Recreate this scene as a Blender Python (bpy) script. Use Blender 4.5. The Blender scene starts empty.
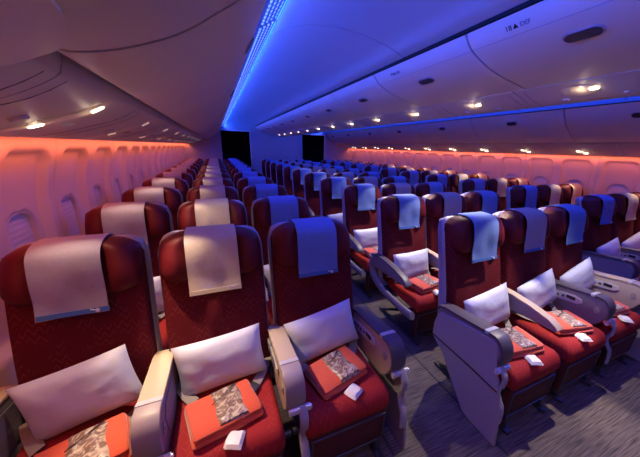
import bpy, bmesh, math, random
from mathutils import Vector, Matrix, noise
random.seed(7)
sc = bpy.context.scene
COL = sc.collection
PI = math.pi

# ---------------------------------------------------------------- camera
def make_camera():
    yaw, pit, roll = math.radians(25.287), math.radians(16.019), math.radians(1.791)
    F = Vector((math.sin(yaw)*math.cos(pit), math.cos(yaw)*math.cos(pit), -math.sin(pit)))
    R = Vector((math.cos(yaw), -math.sin(yaw), 0)); U = R.cross(F)
    R2 = R*math.cos(roll)+U*math.sin(roll); U2 = -R*math.sin(roll)+U*math.cos(roll)
    cam = bpy.data.cameras.new('camera'); o = bpy.data.objects.new('camera', cam); COL.objects.link(o)
    cam.sensor_fit = 'HORIZONTAL'; cam.sensor_width = 36; cam.lens = 277.5/640*36; cam.shift_x = -28/640
    cam.clip_start = .02
    M = Matrix((( R2.x, U2.x, -F.x, -2.075), (R2.y, U2.y, -F.y, -1.470), (R2.z, U2.z, -F.z, 1.547), (0, 0, 0, 1)))
    o.matrix_world = M
    sc.camera = o
make_camera()

# ---------------------------------------------------------------- world, exposure
w = bpy.data.worlds.new('world'); sc.world = w; w.use_nodes = True
w.node_tree.nodes['Background'].inputs[0].default_value = (.30, .22, .42, 1)
w.node_tree.nodes['Background'].inputs[1].default_value = .012
sc.view_settings.view_transform = 'Standard'; sc.view_settings.look = 'None'
sc.view_settings.exposure = -.25; sc.view_settings.gamma = 1; sc.view_settings.use_curve_mapping = False

# ---------------------------------------------------------------- cabin lamps
def area(name, loc, size, sy, power, color, direction, spread=180):
    l = bpy.data.lights.new(name, 'AREA'); l.shape = 'RECTANGLE'; l.size = size; l.size_y = sy
    l.energy = power; l.color = color; l.spread = math.radians(spread)
    o = bpy.data.objects.new(name, l); COL.objects.link(o); o.location = loc
    z = -Vector(direction).normalized(); x = Vector((0, 1, 0)); y = z.cross(x).normalized()
    o.rotation_euler = Matrix((x, y, z)).transposed().to_euler()
    return o
def spot(name, loc, target, power, color, angle=60, blend=.6, r=.02):
    l = bpy.data.lights.new(name, 'SPOT'); l.energy = power; l.color = color
    l.spot_size = math.radians(angle); l.spot_blend = blend; l.shadow_soft_size = r
    o = bpy.data.objects.new(name, l); COL.objects.link(o); o.location = loc
    d = Vector(target)-Vector(loc); o.rotation_euler = d.to_track_quat('-Z', 'Y').to_euler()
    return o
Y0, Y1 = -2.7, 9.1            # cabin length built
LM = (Y0+Y1)/2; LL = Y1-Y0
BLUE = (.015, .09, 1.0); RED = (1.0, .20, .09)
for s in (-1, 1):
    # cove light washing the aisle ceiling blue, from the slot along the bin tops
    area('cove_lamp', (s*1.735, LM, 2.135), LL, .03, 125, BLUE, (-s*.95, 0, .42), 170)
    area('cove_lamp_down', (s*1.67, LM, 2.185), LL, .04, 34, (.05, .06, 1.0), (-s*.35, 0, -1), 110)
    area('centre_cove_lamp', (s*.80, LM, 2.165), LL, .02, 4, BLUE, (s*.9, 0, .35), 170)
    # sunset strip above the windows
    area('window_wash_lamp', (s*2.83, LM, 1.535), LL, .02, 31, RED, (s*.35, 0, -1), 180)
# ---------------------------------------------------------------- materials
def mat(name, color, rough=.6, metal=0, spec=.5, sheen=0, var=0, vscale=20, bump=0, bscale=60, emis=None, estr=0):
    m = bpy.data.materials.new(name); m.use_nodes = True; nt = m.node_tree; b = nt.nodes['Principled BSDF']
    b.inputs['Base Color'].default_value = (*color, 1); b.inputs['Roughness'].default_value = rough
    b.inputs['Metallic'].default_value = metal; b.inputs['Specular IOR Level'].default_value = spec
    b.inputs['Sheen Weight'].default_value = sheen
    if emis: b.inputs['Emission Color'].default_value = (*emis, 1); b.inputs['Emission Strength'].default_value = estr
    tc = nt.nodes.new('ShaderNodeTexCoord')
    if var:
        n = nt.nodes.new('ShaderNodeTexNoise'); n.inputs['Scale'].default_value = vscale; n.inputs['Detail'].default_value = 3
        nt.links.new(tc.outputs['Object'], n.inputs['Vector'])
        mx = nt.nodes.new('ShaderNodeMix'); mx.data_type = 'RGBA'
        mx.inputs[6].default_value = (*[c*(1-var) for c in color], 1); mx.inputs[7].default_value = (*[min(1, c*(1+var)) for c in color], 1)
        nt.links.new(n.outputs[0], mx.inputs[0]); nt.links.new(mx.outputs[2], b.inputs['Base Color'])
    if bump:
        n = nt.nodes.new('ShaderNodeTexNoise'); n.inputs['Scale'].default_value = bscale; n.inputs['Detail'].default_value = 2
        nt.links.new(tc.outputs['Object'], n.inputs['Vector'])
        bp = nt.nodes.new('ShaderNodeBump'); bp.inputs['Strength'].default_value = bump; bp.inputs['Distance'].default_value = .003
        nt.links.new(n.outputs[0], bp.inputs['Height']); nt.links.new(bp.outputs[0], b.inputs['Normal'])
    return m

def math_node(nt, op, a, b=None):
    n = nt.nodes.new('ShaderNodeMath'); n.operation = op
    for i, v in enumerate((a, b)):
        if v is None: continue
        if isinstance(v, (int, float)): n.inputs[i].default_value = v
        else: nt.links.new(v, n.inputs[i])
    return n.outputs[0]

def zigzag_fabric(name, base, line, axes=('X', 'Z'), scale=26, amt=.55):
    """woven fabric with broken rows of little chevrons"""
    m = mat(name, base, .8, spec=.2); nt = m.node_tree; b = nt.nodes['Principled BSDF']
    tc = nt.nodes.new('ShaderNodeTexCoord'); sp = nt.nodes.new('ShaderNodeSeparateXYZ'); nt.links.new(tc.outputs['Object'], sp.inputs[0])
    u, v = sp.outputs[axes[0]], sp.outputs[axes[1]]
    tri = math_node(nt, 'MULTIPLY', math_node(nt, 'PINGPONG', math_node(nt, 'MULTIPLY', u, scale), .5), 1.7)
    vv = math_node(nt, 'ADD', math_node(nt, 'MULTIPLY', v, scale), tri)
    nz = nt.nodes.new('ShaderNodeTexNoise'); nz.inputs['Scale'].default_value = 9; nt.links.new(tc.outputs['Object'], nz.inputs['Vector'])
    vv = math_node(nt, 'ADD', vv, math_node(nt, 'MULTIPLY', nz.outputs[0], 1.2))
    fr = math_node(nt, 'FRACT', vv)
    ln = math_node(nt, 'LESS_THAN', fr, .16)
    n2 = nt.nodes.new('ShaderNodeTexNoise'); n2.inputs['Scale'].default_value = 16; nt.links.new(tc.outputs['Object'], n2.inputs['Vector'])
    mask = math_node(nt, 'MULTIPLY', ln, math_node(nt, 'GREATER_THAN', n2.outputs[0], .5))
    mask = math_node(nt, 'MULTIPLY', mask, amt)
    mx = nt.nodes.new('ShaderNodeMix'); mx.data_type = 'RGBA'
    mx.inputs[6].default_value = (*base, 1); mx.inputs[7].default_value = (*line, 1)
    nt.links.new(mask, mx.inputs[0]); nt.links.new(mx.outputs[2], b.inputs['Base Color'])
    return m

def lined_cloth(name, base, line, scale=6, width=.03, rough=.6):
    m = mat(name, base, rough); nt = m.node_tree; b = nt.nodes['Principled BSDF']
    tc = nt.nodes.new('ShaderNodeTexCoord')
    wv = nt.nodes.new('ShaderNodeTexWave'); wv.wave_type = 'RINGS'; wv.inputs['Scale'].default_value = scale; wv.inputs['Distortion'].default_value = 3.0
    wv.inputs['Detail'].default_value = 0
    mp = nt.nodes.new('ShaderNodeMapping'); mp.inputs['Location'].default_value = (.31, .23, 0)
    nt.links.new(tc.outputs['Object'], mp.inputs[0]); nt.links.new(mp.outputs[0], wv.inputs['Vector'])
    d = math_node(nt, 'GREATER_THAN', wv.outputs[1], 1-width)
    mx = nt.nodes.new('ShaderNodeMix'); mx.data_type = 'RGBA'
    mx.inputs[6].default_value = (*base, 1); mx.inputs[7].default_value = (*line, 1)
    nt.links.new(d, mx.inputs[0]); nt.links.new(mx.outputs[2], b.inputs['Base Color'])
    n = nt.nodes.new('ShaderNodeTexNoise'); n.inputs['Scale'].default_value = 14
    nt.links.new(tc.outputs['Object'], n.inputs['Vector'])
    bp = nt.nodes.new('ShaderNodeBump'); bp.inputs['Strength'].default_value = .5; bp.inputs['Distance'].default_value = .01
    nt.links.new(n.outputs[0], bp.inputs['Height']); nt.links.new(bp.outputs[0], b.inputs['Normal'])
    return m

def carpet():
    m = mat('carpet_streaks', (.1, .1, .1), .95); nt = m.node_tree; b = nt.nodes['Principled BSDF']
    tc = nt.nodes.new('ShaderNodeTexCoord'); mp = nt.nodes.new('ShaderNodeMapping'); mp.inputs['Scale'].default_value = (5, 110, 1)
    nt.links.new(tc.outputs['Object'], mp.inputs[0])
    n = nt.nodes.new('ShaderNodeTexNoise'); n.inputs['Scale'].default_value = 1.3; n.inputs['Detail'].default_value = 4; nt.links.new(mp.outputs[0], n.inputs['Vector'])
    cr = nt.nodes.new('ShaderNodeValToRGB'); cr.color_ramp.elements[0].position = .3; cr.color_ramp.elements[0].color = (.030, .025, .030, 1)
    cr.color_ramp.elements[1].position = .72; cr.color_ramp.elements[1].color = (.19, .145, .12, 1)
    nt.links.new(n.outputs[0], cr.inputs[0]); nt.links.new(cr.outputs[0], b.inputs['Base Color'])
    return m

M = {}
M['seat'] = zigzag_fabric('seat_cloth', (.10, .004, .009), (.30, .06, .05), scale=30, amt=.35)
M['cushion'] = zigzag_fabric('lit_cushion_cloth', (.30, .018, .02), (.52, .09, .07), ('X', 'Y'), 30, .3)  # seat red brightened in the colour, as if lit from above
M['head'] = mat('headrest_leather', (.10, .004, .009), .55, spec=.25, bump=.2)
M['legrest'] = mat('leg_rest_cloth', (.07, .005, .010), .7, var=.2)
M['cover_blue'] = mat('cover_blue_cloth', (.12, .20, .46), .85, var=.12, vscale=60, bump=.3, bscale=90)
M['cover_beige'] = mat('cover_beige_cloth', (.52, .43, .36), .85, var=.1, vscale=60, bump=.3, bscale=90)
M['cover_lilac'] = mat('cover_lilac_cloth', (.31, .28, .36), .85, var=.1, vscale=60, bump=.3, bscale=90)
M['hem_blue'] = mat('hem_blue', (.05, .13, .38), .8)
M['hem_beige'] = mat('hem_beige', (.50, .42, .30), .8)
M['emblem'] = mat('emblem_thread', (.75, .75, .78), .7)
M['shell'] = mat('seat_shell_plastic', (.33, .30, .36), .45, var=.05)
M['arm'] = mat('armrest_plastic', (.21, .18, .21), .5, var=.12, vscale=40)
M['body_light'] = mat('console_beige_plastic', (.44, .36, .31), .45)
M['arm_light'] = mat('armrest_beige_plastic', (.31, .26, .26), .45)
M['cap'] = mat('armrest_beige_leather', (.50, .40, .29), .5, bump=.15)
M['cap_dark'] = mat('armrest_dark_pad', (.085, .07, .09), .45)
M['silver'] = mat('silver_plastic', (.62, .62, .66), .3, metal=.3)
M['black'] = mat('black_plastic', (.012, .012, .016), .35)
M['metal'] = mat('dark_steel', (.10, .10, .12), .4, metal=.8)
M['belt'] = mat('belt_webbing', (.26, .22, .20), .8)
M['pillow'] = lined_cloth('pillow_satin', (.60, .63, .73), (.80, .80, .86), 1.6, .016, .5)
M['blanket'] = mat('orange_red_wool', (.62, .085, .035), .9, sheen=.4, var=.12, vscale=50, bump=.3)
M['card'] = mat('white_packet_paper', (.80, .78, .74), .5, bump=.4, bscale=40)
def pouch_mat():
    m = mat('patterned_pouch_foil', (.4, .3, .25), .35); nt = m.node_tree; b = nt.nodes['Principled BSDF']
    tc = nt.nodes.new('ShaderNodeTexCoord'); v = nt.nodes.new('ShaderNodeTexNoise'); v.inputs['Scale'].default_value = 30; v.inputs['Distortion'].default_value = 2
    nt.links.new(tc.outputs['Object'], v.inputs['Vector'])
    cr = nt.nodes.new('ShaderNodeValToRGB'); e = cr.color_ramp.elements
    e[0].position = .40; e[0].color = (.16, .09, .07, 1); e[1].position = .6; e[1].color = (.50, .42, .34, 1)
    x = cr.color_ramp.elements.new(.5); x.color = (.30, .22, .18, 1)
    nt.links.new(v.outputs[0], cr.inputs[0]); nt.links.new(cr.outputs[0], b.inputs['Base Color'])
    return m
M['pouch'] = pouch_mat()
M['carpet'] = carpet()
M['bin'] = mat('bin_plastic', (.80, .73, .68), .5, spec=.4, var=.03, vscale=6)
M['gap'] = mat('gap_rubber', (.008, .008, .012), .8)
M['latch_rim'] = mat('latch_rim_plastic', (.50, .45, .50), .35)
M['latch'] = mat('latch_handle_plastic', (.06, .045, .05), .35)
M['psu'] = mat('service_panel_plastic', (.70, .62, .57), .48, spec=.4)
M['recess'] = mat('light_recess_plastic', (.80, .68, .54), .35)
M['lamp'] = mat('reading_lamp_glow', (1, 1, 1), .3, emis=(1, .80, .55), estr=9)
M['lamp_dim'] = mat('dimmed_lamp_glow', (1, 1, 1), .3, emis=(1, .75, .5), estr=.5)
M['ceiling'] = mat('ceiling_laminate', (.50, .49, .53), .33)
M['wall'] = mat('sidewall_laminate', (.56, .43, .38), .5, var=.03, vscale=8)
M['shade'] = mat('window_shade_plastic', (.52, .46, .50), .5)
M['legrest_grey'] = mat('carpet_edge_strip', (.05, .045, .05), .9)
M['bulk'] = mat('bulkhead_laminate', (.42, .40, .46), .6, var=.06, vscale=120)
M['dark'] = mat('unlit_space_black', (.02, .02, .03), .8)  # near-black colour stands in for the darkness of the unlit galley
M['trim'] = mat('aluminium_trim', (.75, .75, .78), .3, metal=.6)
M['cove'] = mat('cove_plate_glow', (.12, .18, .5), .5, emis=(.01, .07, 1), estr=.45)  # plate and louvers glow in place of light the cove lamps don't throw on them
M['led'] = mat('blue_led_glow', (.2, .3, 1), .4, emis=(.22, .42, 1), estr=1.6)
def dashed_led(m):
    nt = m.node_tree; b = nt.nodes['Principled BSDF']; tc = nt.nodes.new('ShaderNodeTexCoord'); sp = nt.nodes.new('ShaderNodeSeparateXYZ')
    nt.links.new(tc.outputs['Object'], sp.inputs[0])
    f = math_node(nt, 'GREATER_THAN', math_node(nt, 'FRACT', math_node(nt, 'MULTIPLY', sp.outputs['Y'], 25)), .35)
    nt.links.new(math_node(nt, 'ADD', math_node(nt, 'MULTIPLY', f, 1.5), .15), b.inputs['Emission Strength'])
dashed_led(M['led'])
M['led_red'] = mat('red_led_glow', (1, .3, .15), .4, emis=(1, .20, .08), estr=2.0)
M['ink'] = mat('black_ink', (.01, .01, .015), .6)
M['faint'] = mat('grey_ink', (.16, .14, .24), .6)

# ---------------------------------------------------------------- mesh helpers
def bmnew(): return bmesh.new()
def obj(name, bm, m, parent=None, smooth=True, loc=None, mats=None):
    bmesh.ops.recalc_face_normals(bm, faces=bm.faces)
    me = bpy.data.meshes.new(name); bm.to_mesh(me); bm.free()
    if smooth:
        me.polygons.foreach_set('use_smooth', [True]*len(me.polygons))
        me.set_sharp_from_angle(angle=math.radians(38))
    me.materials.append(m)
    o = bpy.data.objects.new(name, me); COL.objects.link(o)
    if parent: o.parent = parent
    if loc: o.location = loc
    return o
def tag(o, label=None, cat=None, group=None, kind=None):
    if label: o['label'] = label
    if cat: o['category'] = cat
    if group: o['group'] = group
    if kind: o['kind'] = kind
    return o
def empty(name, loc, rz=0):
    o = bpy.data.objects.new(name, None); COL.objects.link(o); o.location = loc; o.rotation_euler = (0, 0, rz)
    o.empty_display_size = .1
    return o
def struct(o): o['kind'] = 'structure'; return o

def add_box(bm, c, s, r=0, seg=2, rot=None):
    mtx = Matrix.Translation(c)
    if rot: mtx = mtx @ rot
    vs = bmesh.ops.create_cube(bm, size=1, matrix=mtx @ Matrix.Diagonal((s[0], s[1], s[2], 1)))['verts']
    if r:
        es = list({e for v in vs for e in v.link_edges})
        bmesh.ops.bevel(bm, geom=es, offset=r, segments=seg, affect='EDGES', profile=.5)
def add_cyl(bm, a, b, r, n=16, r2=None):
    a, b = Vector(a), Vector(b); d = b-a
    mtx = Matrix.Translation((a+b)/2) @ d.to_track_quat('Z', 'Y').to_matrix().to_4x4()
    bmesh.ops.create_cone(bm, cap_ends=True, segments=n, radius1=r, radius2=r if r2 is None else r2, depth=d.length, matrix=mtx)
def add_tube(bm, pts, r, n=8, flat=None):
    """swept bar; flat=(rx, rz) gives a flattened section (rx along X)"""
    pts = [Vector(p) for p in pts]; rings = []
    for i, p in enumerate(pts):
        t = (pts[min(i+1, len(pts)-1)]-pts[max(i-1, 0)]).normalized()
        x = Vector((1, 0, 0)) if abs(t.x) < .9 else Vector((0, 1, 0))
        y = t.cross(x).normalized(); x = y.cross(t).normalized()
        rx, ry = flat or (r, r)
        rings.append([bm.verts.new(p+x*rx*math.cos(2*PI*k/n)+y*ry*math.sin(2*PI*k/n)) for k in range(n)])
    for a, b in zip(rings, rings[1:]):
        for k in range(n): bm.faces.new((a[k], a[(k+1) % n], b[(k+1) % n], b[k]))
    bm.faces.new(rings[0][::-1]); bm.faces.new(rings[-1])
def inset_poly(P, r):
    n = len(P); A = sum(P[i][0]*P[(i+1) % n][1]-P[(i+1) % n][0]*P[i][1] for i in range(n)); s = 1 if A > 0 else -1
    out = []
    for i in range(n):
        p0, p1, p2 = Vector(P[i-1]), Vector(P[i]), Vector(P[(i+1) % n])
        t1 = (p1-p0); t2 = (p2-p1)
        if t1.length < 1e-9 or t2.length < 1e-9: out.append(p1); continue
        t1.normalize(); t2.normalize()
        n1 = Vector((-t1.y, t1.x))*s; n2 = Vector((-t2.y, t2.x))*s
        nn = n1+n2
        if nn.length < 1e-6: nn = n1
        nn.normalize(); k = max(.5, nn.dot(n1))
        out.append(p1+nn*r/k)
    return out
def loft(bm, P, hw, r, n=3, mid=1, warp=None):
    """profile P in (y, z) swept along x from -hw to hw with rounded ends of radius r"""
    st = []
    for k in range(n+1):
        a = PI/2*k/n; st.append((-hw+r*(1-math.sin(a)), r*(1-math.cos(a))))
    st = [(-hw+r*(1-math.cos(PI/2*k/n)), r*(1-math.sin(PI/2*k/n))) for k in range(n+1)]
    L = list(st)
    for j in range(1, mid+1): L.append((-hw+r+(2*hw-2*r)*j/(mid+1), 0))
    L += [(-x, q) for x, q in reversed(st)]
    rings = []
    for x, q in L:
        pp = inset_poly(P, q) if q > 1e-6 else [Vector(p) for p in P]
        ring = []
        for p in pp:
            v = Vector((x, p.x, p.y))
            if warp: v = warp(v)
            ring.append(bm.verts.new(v))
        rings.append(ring)
    m = len(P)
    for a, b in zip(rings, rings[1:]):
        for k in range(m): bm.faces.new((a[k], a[(k+1) % m], b[(k+1) % m], b[k]))
    bm.faces.new(rings[0]); bm.faces.new(rings[-1][::-1])
def arc(cx, cy, r, a0, a1, n, ry=None):
    ry = r if ry is None else ry
    return [(cx+r*math.cos(math.radians(a0+(a1-a0)*i/n)), cy+ry*math.sin(math.radians(a0+(a1-a0)*i/n))) for i in range(n+1)]
def grid(bm, nx, ny, fn, closed=False):
    V = [[bm.verts.new(fn(i/(nx), j/(ny))) for j in range(ny+1)] for i in range(nx+1)]
    for i in range(nx):
        for j in range(ny): bm.faces.new((V[i][j], V[i+1][j], V[i+1][j+1], V[i][j+1]))
    return V
def thick(bm, t):
    """give a sheet a thickness"""
    bmesh.ops.recalc_face_normals(bm, faces=bm.faces)
    bmesh.ops.solidify(bm, geom=bm.faces[:], thickness=t)
def ring_face(bm, pts): bm.faces.new([bm.verts.new(p) for p in pts])
def extrude_x(bm, P, x0, x1, bev=0):
    """P in (y,z), slab from x0 to x1"""
    a = [bm.verts.new((x0, p[0], p[1])) for p in P]; b = [bm.verts.new((x1, p[0], p[1])) for p in P]
    n = len(P)
    f = [bm.faces.new(a), bm.faces.new(b[::-1])]
    for k in range(n): bm.faces.new((a[k], b[k], b[(k+1) % n], a[(k+1) % n]))
    if bev: bmesh.ops.bevel(bm, geom=list({e for ff in f for e in ff.edges}), offset=bev, segments=2, affect='EDGES')
def extrude_y(bm, P, y0, y1, bev=0):
    """P in (x,z)"""
    a = [bm.verts.new((p[0], y0, p[1])) for p in P]; b = [bm.verts.new((p[0], y1, p[1])) for p in P]
    n = len(P)
    f = [bm.faces.new(a), bm.faces.new(b[::-1])]
    for k in range(n): bm.faces.new((a[k], b[k], b[(k+1) % n], a[(k+1) % n]))
    if bev: bmesh.ops.bevel(bm, geom=list({e for ff in f for e in ff.edges}), offset=bev, segments=2, affect='EDGES')

# ================================================================ structure
CEIL = [(.74, 2.21), (.88, 2.26), (1.06, 2.295), (1.28, 2.31), (1.48, 2.285), (1.62, 2.24), (1.715, 2.18)]
BINF = [(1.84, 2.09), (1.885, 2.0), (1.955, 1.91), (2.04, 1.845), (2.13, 1.785), (2.24, 1.74), (2.325, 1.722), (2.362, 1.730)]
PSUF = [(2.384, 1.734), (2.390, 1.712), (2.40, 1.695), (2.44, 1.668), (2.50, 1.638), (2.58, 1.612), (2.68, 1.58), (2.80, 1.552)]
CBF = [(-.74, 2.182), (-.70, 2.13), (-.64, 2.09), (-.53, 2.045), (-.41, 2.012), (-.28, 1.988), (-.15, 1.966)]
bm = bmnew(); add_box(bm, (0, 4.2, -.03), (6.6, 14, .06)); struct(obj('floor', bm, M['carpet'], smooth=False))
# carpet joint strips
for s in (-1, 1):
    for x in (.80, 1.36):
        bm = bmnew(); add_box(bm, (s*x, LM, .001), (.012, LL, .004)); struct(obj('trim_%d' % (1 if x < 1 else 2), bm, M['legrest_grey']))
for s in (-1, 1):
    # ceiling panels over each aisle, one metre-and-a-bit each
    L = [(s*x, z) for x, z in CEIL]
    y = Y0; seams = [-1.57+1.066*2*k for k in range(-1, 7)]
    bm = bmnew()
    edges = [Y0]+[.48+1.066*2*k for k in range(-1, 5) if .48+1.066*2*k < Y1-.3]+[Y1]
    for a, b in zip(edges, edges[1:]):
        P = L+[(p[0], p[1]+.03) for p in reversed(L)]
        extrude_y(bm, P, a+.004, b-.004)
    P = [(p[0], p[1]+.02) for p in L]+[(p[0], p[1]+.05) for p in reversed(L)]
    extrude_y(bm, P, Y0, Y1)
    struct(obj('ceiling', bm, M['ceiling']))
# crown above the bins closes the cabin
bm = bmnew(); add_box(bm, (0, LM, 2.5), (6.6, LL, .06)); struct(obj('ceiling', bm, M['dark']))
bm = bmnew(); add_box(bm, (0, LM, 2.25), (1.46, LL, .03)); struct(obj('ceiling', bm, M['ceiling']))

# side walls : one heightfield per side with a moulded recess round each window
WINP, WIN0 = .533, .48
def sdbox(y, z, cy, cz, hy, hz, r):
    qy, qz = abs(y-cy)-hy+r, abs(z-cz)-hz+r
    return math.hypot(max(qy, 0), max(qz, 0))+min(max(qy, qz), 0)-r
def sst(a, b, x):
    t = max(0, min(1, (x-a)/(b-a))); return t*t*(3-2*t)
wins = [WIN0+WINP*k for k in range(-2, 17)]
def wall_x(y, z):
    base = 2.965-.075*sst(1.15, 1.58, z)**1.3-.02*sst(.9, .3, z)
    k = round((y-WIN0)/WINP); cy = WIN0+WINP*k
    rec = 0
    if -2 <= k <= 16:
        d = sdbox(y, z, cy, 1.07, .20, .43, .085)
        rec += .042*sst(.004, -.035, d)
        d2 = sdbox(y, z, cy, .98, .135, .21, .12)
        rec += .05*sst(.006, -.045, d2)
    # vertical joint every second window
    f = (y-(WIN0+WINP/2)) % (2*WINP); f = min(f, 2*WINP-f)
    rec += .012*sst(.008, .002, f)
    return base+rec
for s, nm in ((-1, 'left'), (1, 'right')):
    bm = bmnew(); n = int(LL/.0135); mz = 90
    def fn(u, v):
        y = Y0+LL*u; z = .12+1.44*v
        return (s*wall_x(y, z), y, z)
    grid(bm, n, mz, fn)
    struct(obj('wall_'+nm, bm, M['wall']))
    bm = bmnew(); add_box(bm, (s*3.12, LM, 1.25), (.06, LL, 2.7)); struct(obj('wall_'+nm, bm, M['dark']))
    bm = bmnew(); add_box(bm, (s*2.92, LM, .10), (.10, LL, .20), .01); struct(obj('baseboard_'+nm, bm, M['arm']))
    # lamp strip trim above the windows
    bm = bmnew(); add_box(bm, (s*2.885, LM, 1.556), (.05, LL, .008)); struct(obj('trim_3', bm, M['led_red']))
    for k, cy in enumerate(wins):
        if cy < -1.2: continue
        xw = s*3.041
        t = struct(empty('window_%d' % (k+1+(20 if s > 0 else 0)), (xw, cy, .98)))
        # shade pulled down inside its frame
        bm = bmnew()
        def sh(u, v):
            y = (u-.5)*.235; z = (v-.5)*.40
            return (-s*(.012+.002*math.cos(z*2*PI/.03)), y, z)
        grid(bm, 4, 40, sh); thick(bm, .004); obj('window_shade', bm, M['shade'], t)
        bm = bmnew(); add_box(bm, (-s*.022, 0, -.13), (.014, .09, .016), .004); obj('shade_handle', bm, M['psu'], t)
        bm = bmnew()
        A = [( .118*abs(math.cos(a))**.6*(1 if math.cos(a) > 0 else -1), .2*abs(math.sin(a))**.6*(1 if math.sin(a) > 0 else -1)) for a in [2*PI*i/32 for i in range(32)]]
        ra = [bm.verts.new((-s*.026, p[0]*1.1, p[1]*1.05)) for p in A]; rb = [bm.verts.new((-s*.030, p[0], p[1])) for p in A]; rc = [bm.verts.new((-s*.012, p[0]*.94, p[1]*.96)) for p in A]
        for q, w_ in ((ra, rb), (rb, rc)):
            for i in range(32): bm.faces.new((q[i], q[(i+1) % 32], w_[(i+1) % 32], w_[i]))
        obj('window_frame', bm, M['wall'], t)

# aft bulkhead with the two dark doorways
for a, b, z0, z1 in ((-3.1, -1.87, 0, 2.45), (-.93, .89, 0, 2.45), (1.80, 3.1, 0, 2.45), (-1.87, -.93, 2.02, 2.45), (.89, 1.80, 2.02, 2.45)):
    bm = bmnew(); add_box(bm, ((a+b)/2, Y1+.04, (z0+z1)/2), (b-a, .08, z1-z0)); struct(obj('wall_back', bm, M['bulk'], smooth=False))
bm = bmnew(); add_box(bm, (0, 11.15, 1.3), (6.6, .05, 2.6)); struct(obj('wall_galley', bm, M['dark']))
for x in (-3.1, 3.1, -.5, .5):
    bm = bmnew(); add_box(bm, (x, 10.3, 1.3), (.05, 1.6, 2.6)); struct(obj('wall_galley', bm, M['dark']))
bm = bmnew(); add_box(bm, (0, 10.3, 2.5), (6.6, 1.7, .05)); struct(obj('ceiling', bm, M['dark']))
for i, (a, b) in enumerate(((-1.87, -.93), (.89, 1.80))):
    t = struct(empty('door_%d' % (i+1), ((a+b)/2, Y1-.01, 0)))
    h = (b-a)/2
    for x in (-h, h):
        bm = bmnew(); add_box(bm, (x, -.01, 1.01), (.035, .04, 2.02), .006); obj('door_frame', bm, M['trim'] if x > 0 else M['bulk'], t)
    bm = bmnew(); add_box(bm, (0, -.01, 2.02), (2*h+.035, .04, .035), .006); obj('door_frame', bm, M['trim'], t)

# cove strips: slatted blue lamps along each bin top
for s in (-1, 1):
    bm = bmnew(); extrude_y(bm, [(s*1.838, 2.10), (s*1.715, 2.18), (s*1.72, 2.205), (s*1.85, 2.12)], Y0, Y1)
    struct(obj('trim_4', bm, M['cove']))

ORD = ['front', 'second', 'third', 'fourth', 'fifth', 'sixth', 'seventh', 'eighth', 'ninth', 'tenth', 'last']
ORD2 = ['nearest', 'second', 'third', 'fourth', 'fifth', 'sixth', 'seventh', 'eighth', 'ninth', 'tenth', 'eleventh', 'twelfth', 'thirteenth', 'fourteenth']
def copy_tree(o, parent=None):
    c = o.copy(); COL.objects.link(c); c.parent = parent
    for ch in o.children: copy_tree(ch, c)
    return c
# cove lamp modules
def cove_module(s, ln):
    t = empty('cove_light', (0, 0, 0))
    u = Vector((-s*.123, 0, .08)).normalized(); nrm = Vector((-s*.08, 0, -.123)).normalized()
    for k in range(4):
        bm = bmnew(); p = Vector((s*1.838, 0, 2.10))+u*(.03+.025*k)+nrm*.003
        add_box(bm, p, (.008, ln, .004), rot=Matrix.Rotation(s*math.radians(33), 4, 'Y'))
        obj('led_row', bm, M['led'], t, smooth=False)
        bm = bmnew(); q = Vector((s*1.838, 0, 2.10))+u*(.038+.025*k)+nrm*.007; add_box(bm, q, (.002, ln, .016)); obj('louver', bm, M['cove'], t, smooth=False)
    return t
for s, nm in ((-1, 'left'), (1, 'right')):
    ln = 1.2; n = 9; src = None
    for k in range(n):
        yc = -1.0+(k+.5)*ln*.96
        if yc+ln/2 > Y1: break
        if src is None: src = o = cove_module(s, ln*.93)
        else: o = copy_tree(src)
        o.location = (0, yc, 0)
        tag(o, 'slatted blue ceiling lamp strip along the %s bins, %s from the camera' % (nm, ORD2[k]), 'light', '%s aisle ceiling lamp strips' % nm)

# ================================================================ overhead bins
def interp(P, t):
    """point and tangent at arc fraction t"""
    L = [0]
    for a, b in zip(P, P[1:]): L.append(L[-1]+math.dist(a, b))
    d = t*L[-1]
    for i in range(len(P)-1):
        if d <= L[i+1]+1e-9:
            f = (d-L[i])/(L[i+1]-L[i]); a, b = Vector(P[i]), Vector(P[i+1])
            return a.lerp(b, f), (b-a).normalized()
def smooth_curve(P, n=18):
    out = []
    for i in range(len(P)-1):
        p0, p1, p2, p3 = (Vector(P[max(i-1, 0)]), Vector(P[i]), Vector(P[i+1]), Vector(P[min(i+2, len(P)-1)]))
        for k in range(4):
            t = k/4
            out.append(tuple(.5*((2*p1)+(-p0+p2)*t+(2*p0-5*p1+4*p2-p3)*t*t+(-p0+3*p1-3*p2+p3)*t**3)))
    out.append(P[-1]); return out
BINS = smooth_curve(BINF); CBS = smooth_curve(CBF); PSUS = smooth_curve(PSUF)
def frame_on(P, t, s, y, out=0):
    """matrix: local x along cabin, local y along the curve, local z off the surface into the cabin"""
    p, tn = interp(P, t); tang = Vector((s*tn.x, 0, tn.y)); along = Vector((0, 1, 0))
    nrm = along.cross(tang).normalized()
    c = Vector((s*p.x, y, p.y))
    if nrm.z > 0: nrm = -nrm
    yy = nrm.cross(along).normalized()
    Mx = Matrix((along, yy, nrm)).transposed().to_4x4(); Mx.translation = c+nrm*out
    return Mx
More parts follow.
